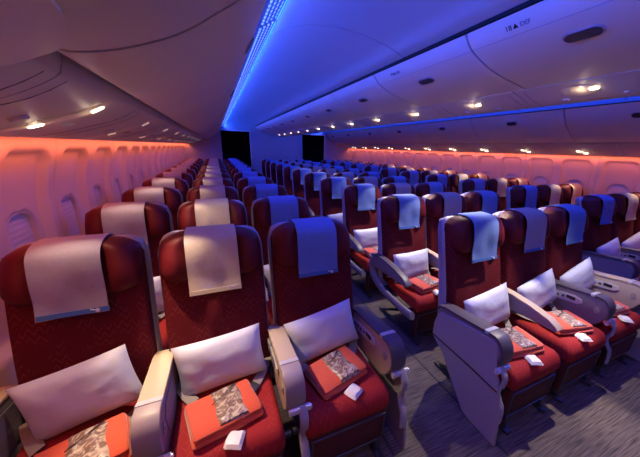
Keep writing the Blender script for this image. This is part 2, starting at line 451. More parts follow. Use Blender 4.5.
def stadium(bm, mtx, L, W, t, n=10):
    pts = [(L/2-W/2+W/2*math.cos(a), W/2*math.sin(a)) for a in [-PI/2+PI*i/n for i in range(n+1)]]
    pts += [(-(L/2-W/2)+W/2*math.cos(a), W/2*math.sin(a)) for a in [PI/2+PI*i/n for i in range(n+1)]]
    a = [bm.verts.new(mtx @ Vector((p[0], p[1], 0))) for p in pts]; b = [bm.verts.new(mtx @ Vector((p[0], p[1], t))) for p in pts]
    bm.faces.new(a); f = bm.faces.new(b[::-1]); m = len(pts)
    for k in range(m): bm.faces.new((a[k], b[k], b[(k+1) % m], a[(k+1) % m]))
    if t > .004: bmesh.ops.bevel(bm, geom=list(f.edges), offset=min(.4*t, .004), segments=2, affect='EDGES')
def make_bin(P, s, ln, back, latch_t):
    t = empty('overhead_bin', (0, 0, 0))
    n = len(P)
    # body behind the door
    body = [(s*p[0]+0, p[1]) for p in P]
    bk = [(s*x, z) for x, z in back]
    inner = [(p[0], p[1]) for p in inset_poly(body+bk, .022)]
    bm = bmnew(); extrude_y(bm, inner, -ln/2+.0, ln/2-.0); obj('bin_body', bm, M['gap'], t)
    # door : curved panel with rounded lips and a thickness
    bm = bmnew()
    prof = inner[:n]
    a = [(x, z) for x, z in body]
    loopo = a+[prof[i] for i in range(n-1, -1, -1)]
    extrude_y(bm, loopo, -ln/2+.007, ln/2-.007, .006)
    d = obj('bin_door', bm, M['bin'], t)
    mt = frame_on(P, latch_t, s, 0, -.002)
    bm = bmnew(); stadium(bm, mt, .165, .066, .007); l = obj('latch', bm, M['latch_rim'], d)
    mt = frame_on(P, latch_t, s, 0, .0045)
    bm = bmnew(); stadium(bm, mt, .145, .05, .004); obj('latch_handle', bm, M['latch'], l)
    return t
OB = [(2.75, 1.86), (3.02, 1.72), (3.12, 1.78), (2.9, 2.15), (2.5, 2.4), (2.0, 2.42), (1.97, 2.2)]
OBK = [(2.40, 1.78), (2.78, 1.90), (2.65, 2.15), (2.2, 2.30), (1.86, 2.22)]
def row_of_bins(P, s, first, ln, count, back, lt, label, grp):
    src = None; out = []
    for k in range(count):
        yc = first+ln*(k+.5)
        L = ln
        if yc+ln/2 > Y1:
            break
        if src is None: src = o = make_bin(P, s, L, back, lt)
        else: o = copy_tree(src)
        o.location = (0, yc, 0); tag(o, label % ORD2[k], 'overhead bin', grp); out.append(o)
    rest = Y1-.02-(first+ln*len(out))
    if rest > .15:
        o = make_bin(P, s, rest, back, lt); o.location = (0, Y1-.02-rest/2, 0); tag(o, label.replace('%s from the camera', 'by the aft wall'), 'overhead bin', grp); out.append(o)
    return out
row_of_bins(BINS, -1, -2.04, 1.4, 8, OBK, .16, 'grey curved overhead bin above the left window seats, %s from the camera', 'left overhead bins')
row_of_bins(BINS, 1, -.67, 1.42, 7, OBK, .20, 'grey curved overhead bin above the right window seats, %s from the camera', 'right overhead bins')
CBK = [(-.02, 1.99), (-.02, 2.22), (-.72, 2.22)]
cb = row_of_bins(CBS, 1, -1.14, 1.03, 10, CBK, .33, 'overhead bin hanging over centre seats, left aisle side, %s from the camera', 'centre overhead bins facing the left aisle')
bm = bmnew(); pr = [(-p[0], p[1]) for p in CBS]; extrude_y(bm, pr+[(.02, 1.99), (.02, 2.22), (.72, 2.22)], Y0, Y1-.02)
struct(obj('ceiling', bm, M['bin']))   # the far side of the centre bins, turned away from the photograph
# dark gaps along the bins
for s in (-1, 1):
    bm = bmnew(); add_box(bm, (s*2.385, LM, 1.765), (.06, LL, .045)); struct(obj('trim_5', bm, M['gap']))
    bm = bmnew(); add_box(bm, (s*.725, LM, 2.206), (.03, LL, .03)); struct(obj('trim_6', bm, M['gap']))
# row marks on the centre bin doors
def text_obj(body, size, mtx, m, parent):
    cu = bpy.data.curves.new('t', 'FONT'); cu.body = body; cu.size = size; cu.extrude = .0006; cu.align_x = 'CENTER'; cu.align_y = 'CENTER'; cu.resolution_u = 3
    o = bpy.data.objects.new('t', cu); COL.objects.link(o); bpy.context.view_layer.update()
    dg = bpy.context.evaluated_depsgraph_get(); me = bpy.data.meshes.new_from_object(o.evaluated_get(dg))
    bpy.data.objects.remove(o); me.transform(mtx); me.materials.clear(); me.materials.append(m)
    n = bpy.data.objects.new('row_marking', me); COL.objects.link(n); n.parent = parent
    return n
FL = Matrix.Rotation(PI, 4, 'Z')
def on_bin(y_local, t, out=.0012):
    mt = frame_on(CBS, t, 1, y_local, out)
    # text must run from aft (left as seen) to fore : flip so it reads from the left aisle
    z = mt.to_3x3().col[2]; x = -Vector((0, 1, 0)); y = z.cross(x)
    R = Matrix((x, y, z)).transposed().to_4x4(); R.translation = mt.translation
    return R
def pict(bm, R, x, sz):
    add_box(bm, R @ Vector((x, -sz*.1, 0)), (.001, .001, .001))
for k, num in ((0, '18'), (1, '19')):
    o = cb[k-0] if k < len(cb) else None
    d = [c for c in o.children if c.name.startswith('bin_door')][0]
    yy = .27
    text_obj(num, .036, on_bin(yy, .085), M['ink'], d)
    text_obj('\u25B2', .03, on_bin(yy-.036, .085), M['ink'], d)
    text_obj('DEF', .03, on_bin(yy-.085, .085), M['faint'], d)
for o in cb[:4]:
    # thin label rail scribed across the top of the door
    d = [c for c in o.children if c.name.startswith('bin_door')][0]
    bm = bmnew(); R = on_bin(0, .15, .0004); add_box(bm, R.translation, (1.02, .003, .001), rot=R.to_3x3().to_4x4())
    obj('label_rail', bm, M['latch_rim'], d, smooth=False)

# service panels with the reading lamps
def make_psu(P, s, ln, lamps, recess_t, recess_len, lit=True):
    rdy = .045 if recess_len > 1 else 0; hw_ = .055*recess_len
    t = empty('service_panel', (0, 0, 0))
    pts = [(s*p[0], p[1]) for p in P]
    bm = bmnew(); extrude_y(bm, pts+[(p[0], p[1]+.02) for p in reversed(pts)], -ln/2+.003, ln/2-.003, .003)
    obj('panel', bm, M['psu'], t)
    # recess plate running across the panel
    L = []
    for i in range(13):
        f = recess_t[0]+(recess_t[1]-recess_t[0])*i/12; L.append(frame_on(P, f, s, rdy, .002))
    bm = bmnew(); rows = []
    for i, mx in enumerate(L):
        h = .055*math.sqrt(max(.02, 1-((i-6)/6.2)**2*.98))*recess_len
        rows.append([bm.verts.new(mx @ Vector((q*h, 0, .004*(1-abs(q)**3)))) for q in (-1, -.8, -.4, 0, .4, .8, 1)])
    for a, b in zip(rows, rows[1:]):
        for k in range(6): bm.faces.new((a[k], a[k+1], b[k+1], b[k]))
    r_ = obj('light_recess', bm, M['recess'], t)
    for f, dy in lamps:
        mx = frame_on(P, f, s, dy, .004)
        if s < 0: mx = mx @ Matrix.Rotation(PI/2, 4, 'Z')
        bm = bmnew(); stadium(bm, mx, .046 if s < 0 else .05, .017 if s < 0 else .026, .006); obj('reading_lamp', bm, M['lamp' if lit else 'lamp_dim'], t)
    # scribed joints and a small vent
    for dy in (.35, -.35):
        bm = bmnew(); q = [frame_on(P, i/10, s, dy, .0008) for i in range(1, 10)]
        add_tube(bm, [m_.translation for m_ in q], .0011, 6); obj('panel_joint', bm, M['arm'], t)
    for dy in (.16, -.16):
        mx = frame_on(P, .55, s, dy, .001); bm = bmnew(); stadium(bm, mx, .05, .05, .008); obj('air_nozzle', bm, M['psu'], t)
    return t
PITCH = .8128
def row_psu(P, s, first, count, lamps, rt, rl, label, grp):
    src = None
    for k in range(count):
        y = first+PITCH*k
        if y+PITCH/2 > Y1+.01: break
        dim = s < 0 and k > 1
        if src is None or (dim and not was_dim): src = o = make_psu(P, s, PITCH, lamps, rt, rl, not dim)
        else: o = copy_tree(src)
        was_dim = dim
        o.location = (0, y, 0); tag(o, label % ('dimmed' if dim else 'lit', ORD2[k]) if s < 0 else label % ORD2[k], 'reading light panel', grp)
row_psu(PSUS, -1, -.10-PITCH, 13, ((.22, 0), (.62, 0)), (.10, .86), 1, 'service panel with two %s reading lamps over left seats, %s from the camera', 'left service panels')
row_psu(PSUS, 1, .82-PITCH, 12, ((.50, .03), (.66, -.03)), (.36, .86), 1, 'service panel with two lit reading lamps over right seats, %s from the camera', 'right service panels')
CPS = [(-.145, 1.962), (-.10, 1.95), (-.05, 1.935), (.02, 1.912), (.08, 1.894), (.14, 1.886), (.18, 1.895), (.195, 1.955)]
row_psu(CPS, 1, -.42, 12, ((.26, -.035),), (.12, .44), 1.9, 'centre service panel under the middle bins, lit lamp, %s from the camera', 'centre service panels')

# light thrown by the reading lamps : a beam on the seats and the spill round each lens
WARM = (1, .74, .50); COOL = (1, .84, .72)
def point(name, loc, power, color, r=.012):
    l = bpy.data.lights.new(name, 'POINT'); l.energy = power; l.color = color; l.shadow_soft_size = r
    o = bpy.data.objects.new(name, l); COL.objects.link(o); o.location = loc
for k in range(0, 7):
    y = -.10+PITCH*k
    spot('reading_lamp_light', (-2.46, y, 1.625), (-2.12, y-.50, .45), (95, 62, 32, 32, 32, 32, 32)[k], WARM, 60, .5, .015)
    if k < 4: spot('reading_lamp_light', (-2.62, y, 1.565), (-2.6, y-.35, .45), 16, WARM, 62, .6, .015)
    if k < 1:
        point('reading_lamp_spill', (-2.46, y, 1.625), .06, WARM); point('reading_lamp_spill', (-2.62, y, 1.57), .05, WARM)
for k in range(0, 7):
    y = .82+PITCH*(k-1)
    spot('reading_lamp_light', (2.60, y, 1.57), (2.1, y-.35, .45), 38, WARM, 66, .6, .015)
    if 0 < k < 6: point('reading_lamp_spill', (2.60, y, 1.565), .2, WARM)
for k in range(0, 7):
    y = -.42+PITCH*k
    spot('reading_lamp_light', (-.07, y, 1.905), (-.60, y-.42, .30), 150 if k < 3 else 60, COOL, 52, .3, .015)
    if k < 3: spot('reading_lamp_light', (.16, y, 1.86), (.44, y-.42, .30), 90, COOL, 50, .4, .015)
    point('reading_lamp_spill', (-.06, y+.03, 1.905), .12, WARM)

# two passengers' lamps turned towards the headrests
spot('reading_lamp_light', (2.60, 1.63, 1.57), (2.14, 2.46, 1.0), 42, (1, .84, .62), 24, .4, .012)
spot('reading_lamp_light', (-2.46, -.10, 1.62), (-2.14, .78, 1.07), 20, (1, .80, .55), 26, .5, .012)

# unseen lamp and fitting added behind the camera to warm the bins and seats
t = empty('added_fill_light', (-1.28, -2.3, 2.285)); tag(t, 'oblong warm fill lamp added behind the camera', 'light')
bm = bmnew(); add_box(bm, (0, 0, .0), (.5, .22, .02), .006); obj('fill_lamp_frame', bm, M['trim'], t)
bm = bmnew(); add_box(bm, (0, 0, -.012), (.44, .16, .01), .003); obj('fill_lamp_diffuser', bm, M['lamp'], t)
area('added_fill_lamp', (-1.28, -2.3, 2.262), .44, .16, 7, (1, .66, .46), (-.1, .5, -1), 180)

# rounded valance closing the near end of the left lamp panels
bm = bmnew()
Q = [(-2.375, -.64, 1.728), (-2.36, -.66, 1.72), (-2.32, -.73, 1.714), (-2.27, -.83, 1.712), (-2.24, -.93, 1.712), (-2.22, -1.15, 1.712), (-2.21, -1.8, 1.712)]
rows = []
for x, y, z in Q:
    r_ = []
    for i in range(9):
        f = i/8; xx = x+(-2.84-x)*f; dz = -.045*math.sin(PI*min(1, f*1.3)*.5)-.10*f
        r_.append(bm.verts.new((xx, y+.10*f*(1 if y > -1.1 else 0), z+dz)))
    rows.append(r_)
for a, b in zip(rows, rows[1:]):
    for k in range(8): bm.faces.new((a[k], a[k+1], b[k+1], b[k]))
thick(bm, .012)
tag(obj('valance', bm, M['bin']), 'grey rounded valance at the near left corner of the ceiling', 'valance')

# ================================================================ seats
def zfront(z):
    """front surface of the backrest cushion at height z"""
    t = (z-.44)/(1.16-.44)
    return -.125+.125*t-.018*math.sin(PI*min(1, max(0, t))*1.0)*(1 if t < 1 else 0)
def top_round(hw, R, ztop):
    def f(v):
        z0 = ztop-R
        if v.z > z0:
            h = hw-R+math.sqrt(max(0, R*R-min(R, v.z-z0)**2))
            v.x *= max(.35, h/hw)
        return v
    return f
def build_backrest():
    bm = bmnew()
    Zs = [.44, .52, .62, .74, .86, .98, 1.08]
    F = [(zfront(z), z) for z in Zs]
    top = [(zfront(1.12)+.004, 1.12), (.022, 1.148), (.05, 1.155), (.078, 1.145), (.092, 1.11)]
    B = [(zfront(z)+.085, z) for z in reversed(Zs)]
    P = F+top+B
    loft(bm, P, .233, .028, 4, 4, top_round(.233, .085, 1.158))
    return bm
def build_shell():
    bm = bmnew()
    Zs = [.38, .5, .62, .74, .86, .98, 1.08]
    F = [(zfront(z)+.05, z) for z in Zs]+[(.055, 1.135), (.075, 1.160), (.10, 1.162), (.125, 1.14)]
    B = [(zfront(z)+.118, z) for z in reversed(Zs)]
    loft(bm, F+B, .243, .02, 3, 2, top_round(.243, .09, 1.165))
    return bm
def build_headrest():
    bm = bmnew()
    nx, nz = 28, 18
    def surf(u, v, side):
        x = (u-.5)*2; hw = .228
        a = v*PI*1.0
        # profile in y,z : rounded pad from 0.975 to 1.178
        z = 1.075-.103*math.cos(a); 
        dep = .052+.022*sst(.42, .72, abs(x))*(1-sst(.9, 1, abs(x)))
        e = (1-abs(x)**6)**.5 if abs(x) < 1 else 0
        yf = zfront(min(z, 1.12))-(dep*abs(math.sin(a))**.55*e*side)+.012
        zz = 1.075+(z-1.075)*(.55+.45*(1-abs(x)**8))
        v3 = Vector((x*hw, yf, zz+.004*math.sin(a)))
        R = .09; z0 = 1.178-R
        if v3.z > z0:
            h = hw-R+math.sqrt(max(0, R*R-min(R, v3.z-z0)**2)); v3.x *= max(.6, h/hw)
        return v3
    rings = []
    # closed loops around x axis
    for i in range(nx+1):
        u = i/nx; loop = []
        for j in range(nz+1): loop.append(surf(u, j/nz, 1))
        top = loop[-1]; bot = loop[0]
        loop += [Vector((top.x, top.y+.03, top.z+.002)), Vector((top.x, top.y+.075, top.z-.008)), Vector((top.x, .09, top.z-.05)), Vector((bot.x, .05, bot.z))]
        rings.append([bm.verts.new(p) for p in loop])
    m = len(rings[0])
    for a, b in zip(rings, rings[1:]):
        for k in range(m): bm.faces.new((a[k], a[(k+1) % m], b[(k+1) % m], b[k]))
    bm.faces.new(rings[0]); bm.faces.new(rings[-1][::-1])
    return bm
CVP = [(.132, 1.02), (.130, 1.10), (.112, 1.158), (.075, 1.181), (.03, 1.186), (-.020, 1.184), (-.052, 1.168), (-.072, 1.14), (-.082, 1.09), (-.086, 1.03), (-.088, .985), (-.092, .95), (-.096, .925)]
def build_cover(seed=0, flare=.008):
    bm = bmnew(); C = smooth_curve(CVP); n = len(C)-1
    def fn(u, v):
        j = v*n; i = min(int(j), n-1); f = j-i
        y = C[i][0]*(1-f)+C[i+1][0]*f; z = C[i][1]*(1-f)+C[i+1][1]*f
        x = (u-.5)*(.218+flare*v)
        k = max(0, v-.45)
        y += -.006*k*math.sin(u*7+seed)-.003*noise.noise((x*14, z*9, seed))*1.5
        x += .010*k*math.sin(seed*3.1)
        return (x, y, z+.004*k*math.sin(seed*2+u*3))
    grid(bm, 14, n, fn); thick(bm, .0035)
    return bm
def cover_front(seed, flare, x, v):
    C = smooth_curve(CVP); n = len(C)-1; j = v*n; i = min(int(j), n-1); f = j-i
    return C[i][0]*(1-f)+C[i+1][0]*f, C[i][1]*(1-f)+C[i+1][1]*f
def build_hem():
    bm = bmnew()
    def fn(u, v):
        y, z = cover_front(0, 0, 0, .93+.055*v)
        return ((u-.5)*(.218+.008*.96), y-.0065, z)
    grid(bm, 8, 2, fn); thick(bm, .002); return bm
def build_emblem():
    bm = bmnew()   # small horned-head mark inside a round outline
    y, z = cover_front(0, 0, 0, .955)
    cx = .075
    add_cyl(bm, (cx, y-.0095, z), (cx, y-.0078, z), .0075, 12)
    for k in range(3):
        add_tube(bm, [(cx-.004-k*.004, y-.009, z+.002), (cx-.014-k*.003, y-.009, z+.006+k*.002), (cx-.022, y-.009, z+.003+k*.003)], .0011, 5)
    return bm
def build_cushion():
    bm = bmnew()
    P = [(-.10, .40), (-.10, .47), (-.15, .475), (-.28, .474), (-.40, .482), (-.47, .484), (-.51, .474), (-.535, .448), (-.542, .41), (-.535, .372), (-.515, .355), (-.4, .36), (-.2, .375)]
    loft(bm, P, .216, .03, 4, 5)
    return bm
def build_cushion_seam():
    bm = bmnew(); add_tube(bm, [(-.21, -.515, .358), (0, -.525, .358), (.21, -.515, .358)], .004, 6); return bm
def build_legrest():
    bm = bmnew()
    P = [(-.512, .35), (-.522, .335), (-.505, .10), (-.49, .085), (-.465, .09), (-.46, .345)]
    loft(bm, P, .205, .014, 3, 2); return bm
def build_legframe():
    bm = bmnew()
    for x in (-.19, .19): add_tube(bm, [(x, -.526, .325), (x, -.510, .12)], .006, 8)
    add_tube(bm, [(-.19, -.526, .325), (.19, -.526, .325)], .006, 8); add_tube(bm, [(-.19, -.510, .12), (.19, -.510, .12)], .006, 8)
    return bm
def build_leg(x):
    bm = bmnew()
    add_tube(bm, [(x, -.45, .36), (x, -.47, .2), (x, -.50, .02)], .016, 8)
    add_tube(bm, [(x, -.42, .34), (x, -.22, .18), (x, -.03, .02)], .014, 8)
    add_box(bm, (x, -.27, .012), (.04, .56, .024), .006)
    return bm
def build_beam(y, z):
    bm = bmnew(); add_cyl(bm, (-.255, y, z), (.255, y, z), .02, 12); return bm
def build_back_panel():
    bm = bmnew()
    P = [(zfront(z)+.118, z) for z in (.62, .75, .88, 1.0, 1.04)]+[(zfront(z)+.128, z) for z in (1.04, 1.0, .88, .75, .62)]
    loft(bm, P, .16, .004, 2, 1); return bm
def build_belt(side):
    bm = bmnew(); s = side
    add_tube(bm, [(s*.222, -.115, .50), (s*.20, -.15, .515), (s*.17, -.19, .498), (s*.13, -.235, .489)], .0, 8, (.021, .004))
    return bm
def build_buckle(side):
    bm = bmnew(); s = side
    add_box(bm, (s*.118, -.25, .494), (.05, .045, .014), .004, rot=Matrix.Rotation(s*.8, 4, 'Z')); return bm

def console_profile():
    P = [(-.05, .43), (-.06, .60), (-.07, .630), (-.12, .648), (-.25, .664), (-.36, .678)]
    P += arc(-.40, .600, .078, 98, 215, 10)
    P += [(-.43, .50), (-.36, .455), (-.15, .44)]
    return P
def build_console(): bm = bmnew(); loft(bm, console_profile(), .038, .006, 3, 1); return bm
def strip_on(Q, hw, t, r=.006):
    """strip following open curve Q in (y,z) on its upper side"""
    n = len(Q); out = []
    for i, q in enumerate(Q):
        a, b = Vector(Q[max(i-1, 0)]), Vector(Q[min(i+1, n-1)]); d = (b-a).normalized(); nn = Vector((d.y, -d.x))
        if i == 0: sgn = 1 if nn.y > 0 else -1
        out.append(Vector(q)+nn*sgn*t)
    bm = bmnew(); loft(bm, list(Q)+[tuple(v) for v in reversed(out)], hw, min(r, t*.45), 2, 1); return bm
def build_console_cap(): return strip_on([(-.062, .615), (-.072, .634), (-.12, .648), (-.25, .663), (-.335, .674)], .043, .016)
def build_console_band(): return strip_on([(-.336, .674), (-.362, .6785)], .0438, .018)
def build_console_nose(): return strip_on([(-.355, .677)]+arc(-.40, .600, .078, 98, 208, 10), .043, .016)
def build_disc(side):
    bm = bmnew(); add_cyl(bm, (side*.037, -.40, .60), (side*.043, -.40, .60), .022, 20)
    add_cyl(bm, (side*.043, -.40, .60), (side*.046, -.40, .60), .010, 16); return bm
def build_sidepanel(side):
    bm = bmnew(); P = [(-.0, .46), (0, .585), (-.10, .61), (-.25, .63), (-.32, .637), (-.35, .60), (-.33, .50), (-.27, .465)]
    extrude_x(bm, P, side*.0375, side*.0415, .0015); return bm
def build_knob(side):
    bm = bmnew(); add_cyl(bm, (-side*.03, -.487, .535), (side*.062, -.487, .535), .018, 16); add_cyl(bm, (side*.062, -.487, .535), (side*.069, -.487, .535), .012, 16); return bm
def build_hook(side):
    bm = bmnew()
    pts = [(0.028*side, y, z) for y, z in [(-.485, .545), (-.515, .525), (-.528, .49), (-.522, .45), (-.50, .415), (-.497, .37), (-.515, .335), (-.54, .30), (-.548, .25), (-.545, .18)]]
    add_tube(bm, pts, .0, 8, (.020, .014)); return bm
def build_shroud(side):
    bm = bmnew()
    P = [(-.070, .595), (-.09, .618), (-.25, .648), (-.36, .662)]+arc(-.40, .600, .062, 98, 205, 7)+[(-.47, .53), (-.50, .47), (-.52, .40), (-.555, .25), (-.572, .02), (-.56, .004), (-.34, .008), (-.30, .02), (-.20, .21), (-.14, .335), (-.085, .385), (-.05, .42), (-.052, .52)]
    extrude_x(bm, P, side*.034, side*.050, .004); return bm
def build_shroud_seam(side):
    bm = bmnew(); add_tube(bm, [(side*.051, -.055, .428), (side*.051, -.12, .424), (side*.051, -.30, .418), (side*.051, -.51, .40)], .005, 6); return bm
def build_remote():
    bm = bmnew()
    P = [(-.08, .585), (-.10, .612), (-.27, .638), (-.305, .628), (-.312, .605), (-.29, .585), (-.12, .56), (-.09, .565)]
    extrude_x(bm, P, -.0415, -.049, .003); return bm
def build_remote_display():
    bm = bmnew(); add_box(bm, (-.0495, -.255, .612), (.003, .045, .022), .001, 1); return bm
def build_remote_buttons():
    bm = bmnew()
    for k in range(3): add_box(bm, (-.0495, -.125-.03*k, .590+.004*k), (.003, .018, .012), .001, 1)
    add_cyl(bm, (-.049, -.215, .604), (-.051, -.215, .604), .008, 12)
    return bm
# slim arm
def slim_profile():
    top = [(.03, .66), (-.05, .668), (-.15, .664), (-.26, .648), (-.36, .622), (-.42, .598), (-.435, .585)]
    bot = [(-.42, .575), (-.33, .575), (-.2, .568), (-.08, .560), (.03, .555)]
    return top, bot
def build_slim(): 
    t, b = slim_profile(); bm = bmnew(); loft(bm, t+b, .025, .006, 2, 1); return bm
def build_slim_cap():
    t, b = slim_profile(); return strip_on(t, .030, .013)
def build_slim_pivot():
    bm = bmnew(); add_box(bm, (0, .045, .56), (.045, .07, .20), .012); return bm
def build_aisle_shell(side):
    bm = bmnew()
    pts = [(side*.012, y, z) for y, z in [(.045, .64), (.05, .56), (.03, .48), (-.03, .42), (-.13, .375), (-.26, .355), (-.40, .35), (-.52, .355), (-.555, .365)]]
    add_tube(bm, smooth3(pts), 0, 10, (.024, .042)); return bm
def smooth3(P):
    out = []
    for i in range(len(P)-1):
        p0, p1, p2, p3 = (Vector(P[max(i-1, 0)]), Vector(P[i]), Vector(P[i+1]), Vector(P[min(i+2, len(P)-1)]))
        for k in range(3):
            t = k/3; out.append(.5*((2*p1)+(-p0+p2)*t+(2*p0-5*p1+4*p2-p3)*t*t+(-p0+3*p1-3*p2+p3)*t**3))
    out.append(Vector(P[-1])); return out

# one prototype of every part, kept as mesh data only
def proto(name, bm, m):
    o = obj(name, bm, m); me = o.data; bpy.data.objects.remove(o); return (name, me)
PT = {}
YM = [(-.9, -.94), (-.572, -.612), (-.487, -.548), (-.345, -.44), (-.1, -.125), (0, 0), (.3, .3)]
ZM = [(-.1, -.1), (0, 0), (.36, .305), (.448, .375), (.484, .42), (.535, .458), (.60, .53), (.675, .61), (.90, .835), (1.14, 1.105), (1.4, 1.365)]
def pw(T, v):
    for (a, fa), (b, fb) in zip(T, T[1:]):
        if v <= b or (b, fb) == T[-1]: return fa+(fb-fa)*(v-a)/(b-a)
def P_(key, name, bm, m):
    for v in bm.verts: v.co.y = pw(YM, v.co.y); v.co.z = pw(ZM, v.co.z)
    PT[key] = proto(name, bm, M[m])
P_('backrest', 'backrest', build_backrest(), 'seat'); P_('shell', 'back_shell', build_shell(), 'shell'); P_('headrest', 'headrest', build_headrest(), 'head')
for sd in range(3):
    for c in ('blue', 'beige', 'lilac'): P_('cover_%s%d' % (c, sd), 'headrest_cover', build_cover(sd*1.7), 'cover_'+c)
P_('hem_blue', 'hem_band', build_hem(), 'hem_blue'); P_('hem_beige', 'hem_band', build_hem(), 'hem_beige'); P_('emblem', 'emblem', build_emblem(), 'emblem')
P_('cushion', 'seat_cushion', build_cushion(), 'cushion'); P_('seam', 'cushion_piping', build_cushion_seam(), 'legrest')
P_('legrest', 'leg_rest', build_legrest(), 'legrest'); P_('legframe', 'leg_rest_frame', build_legframe(), 'metal')
P_('leg', 'leg', build_leg(0), 'metal'); P_('beam', 'seat_beam', build_beam(-.42, .34), 'metal'); P_('beam2', 'seat_beam', build_beam(-.15, .36), 'metal'); P_('panel', 'back_pocket', build_back_panel(), 'legrest')
P_('beltL', 'seat_belt', build_belt(-1), 'belt'); P_('beltR', 'seat_belt', build_belt(1), 'belt'); P_('buckle', 'buckle', build_buckle(1), 'metal')
P_('console', 'console_armrest', build_console(), 'arm'); P_('console2', 'console_armrest', build_console(), 'body_light'); P_('ccap', 'arm_cap', build_console_cap(), 'cap'); P_('ccapd', 'arm_cap', build_console_cap(), 'cap_dark')
P_('cband', 'cap_hinge', build_console_band(), 'silver')
P_('cnose', 'arm_nose', build_console_nose(), 'arm_light'); P_('cnosed', 'arm_nose', build_console_nose(), 'cap_dark')
for s, k in ((-1, 'L'), (1, 'R')):
    P_('disc'+k, 'round_inset', build_disc(s), 'arm_light'); P_('side'+k, 'tray_door', build_sidepanel(s), 'arm')
    P_('knob'+k, 'pivot_knob', build_knob(s), 'silver'); P_('hook'+k, 'monitor_arm', build_hook(s), 'shell')
    P_('shroud'+k, 'side_shroud', build_shroud(s), 'shell'); P_('sseam'+k, 'shroud_seam', build_shroud_seam(s), 'black'); P_('ashell'+k, 'side_shell', build_aisle_shell(s), 'arm')
P_('remote', 'remote_dock', build_remote(), 'silver'); P_('rdisp', 'display', build_remote_display(), 'black'); P_('rbut', 'buttons', build_remote_buttons(), 'metal')
P_('slim', 'armrest', build_slim(), 'arm'); P_('scap', 'arm_cap', build_slim_cap(), 'cap'); P_('scapd', 'arm_cap', build_slim_cap(), 'cap_dark'); P_('spiv', 'arm_pivot', build_slim_pivot(), 'arm')

def put(key, parent, loc=(0, 0, 0), label=None):
    name, me = PT[key]; o = bpy.data.objects.new(name, me); COL.objects.link(o); o.parent = parent; o.location = loc
    if label: o['label'] = label
    return o
def add_console(seat, x, outer=0, light=True, remote=True, knob=1, pale=False):
    c = put('console2' if pale else 'console', seat, (x, 0, 0))
    put('ccap' if light else 'ccapd', c); put('cband', c); put('cnose' if light else 'cnosed', c)
    put('discL', c); put('discR', c); put('sideR', c)
    if remote:
        r = put('remote', seat, (x, 0, 0)); put('rdisp', r); put('rbut', r)
    k = 'R' if knob > 0 else 'L'
    put('knob'+k, c); put('hook'+k, seat, (x, 0, 0))
    if outer:
        kk = 'R' if outer > 0 else 'L'
        h = put('shroud'+kk, seat, (x, 0, 0)); put('sseam'+kk, h)
def add_slim(seat, x, outer=0, dark=False, far=False):
    a = put('slim', seat, (x, 0, 0)); put('scapd' if dark else 'scap', a)
    if not far: put('spiv', a)
    if outer: put('ashell'+('R' if outer > 0 else 'L'), seat, (x, 0, 0))

COV = {'left': ('lilac', 'beige', 'blue'), 'centre': ('blue', 'lilac', 'blue'), 'right': ('blue', 'beige', 'beige')}
KIND = {'left': ('window', 'middle', 'aisle'), 'centre': ('left', 'middle', 'right'), 'right': ('aisle', 'middle', 'window')}
BX = {'left': -2.128, 'centre': 0, 'right': 2.14}
BY = {'left': 0, 'centre': -.19, 'right': .07}
SW = .52
CNAME = {'lilac': 'lilac grey', 'beige': 'beige', 'blue': 'blue'}
def build_seat(block, row, u):
    x = BX[block]+(u-1)*SW; y = BY[block]+row*PITCH
    cov = COV[block][u]
    near = row < 4
    s = empty('airline_seat', (x, y, 0))
    rn = ORD[row]
    if block == 'centre': lab = 'dark red %s seat of the centre block, %s row, %s headrest cover' % (KIND[block][u], rn, CNAME[cov])
    else: lab = 'dark red %s seat of the %s block, %s row, %s headrest cover' % (KIND[block][u], block, rn, CNAME[cov])
    tag(s, lab, 'airline seat', 'airline seats of the %s block' % block)
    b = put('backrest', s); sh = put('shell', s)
    h = put('headrest', s)
    c = put('cover_%s%d' % (cov, random.randrange(3)), s, label='%s cloth headrest cover' % CNAME[cov])
    if row < 3:
        put('hem_beige' if cov == 'beige' else 'hem_blue', c); put('emblem', c)
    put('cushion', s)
    if near:
        put('seam', s); l = put('legrest', s); put('legframe', l)
        put('panel', s)
        put('beltL', s); bb = put('beltR', s); put('buckle', bb)
    put('beam', s); put('beam2', s); put('leg', s, (-.17, 0, 0)); put('leg', s, (.17, 0, 0))
    far = row > 3
    first = row == 0
    hx = SW/2+(.01 if block == 'left' else 0)
    if first:
        if block == 'left':
            if u == 0: add_console(s, -hx-.01, 0)
            add_console(s, hx, 1 if u == 2 else 0, light=(u < 2), pale=(u > 0))
        elif block == 'centre':
            if u == 0: add_console(s, -hx-.01, -1, light=False, remote=False, knob=-1)
            if u == 0: add_slim(s, hx)
            else: add_console(s, hx, 1 if u == 2 else 0, light=(u == 2), pale=(u == 2))
        else:
            if u == 0: add_console(s, -hx-.01, -1, light=False, remote=False, knob=-1)
            add_console(s, hx, 0, light=False)
    else:
        if u == 0: add_slim(s, -hx, -1 if block != 'left' else 0, dark=block != 'left', far=far)
        add_slim(s, hx, 1 if u == 2 and block != 'right' else 0, dark=(u == 2), far=far)
    return s
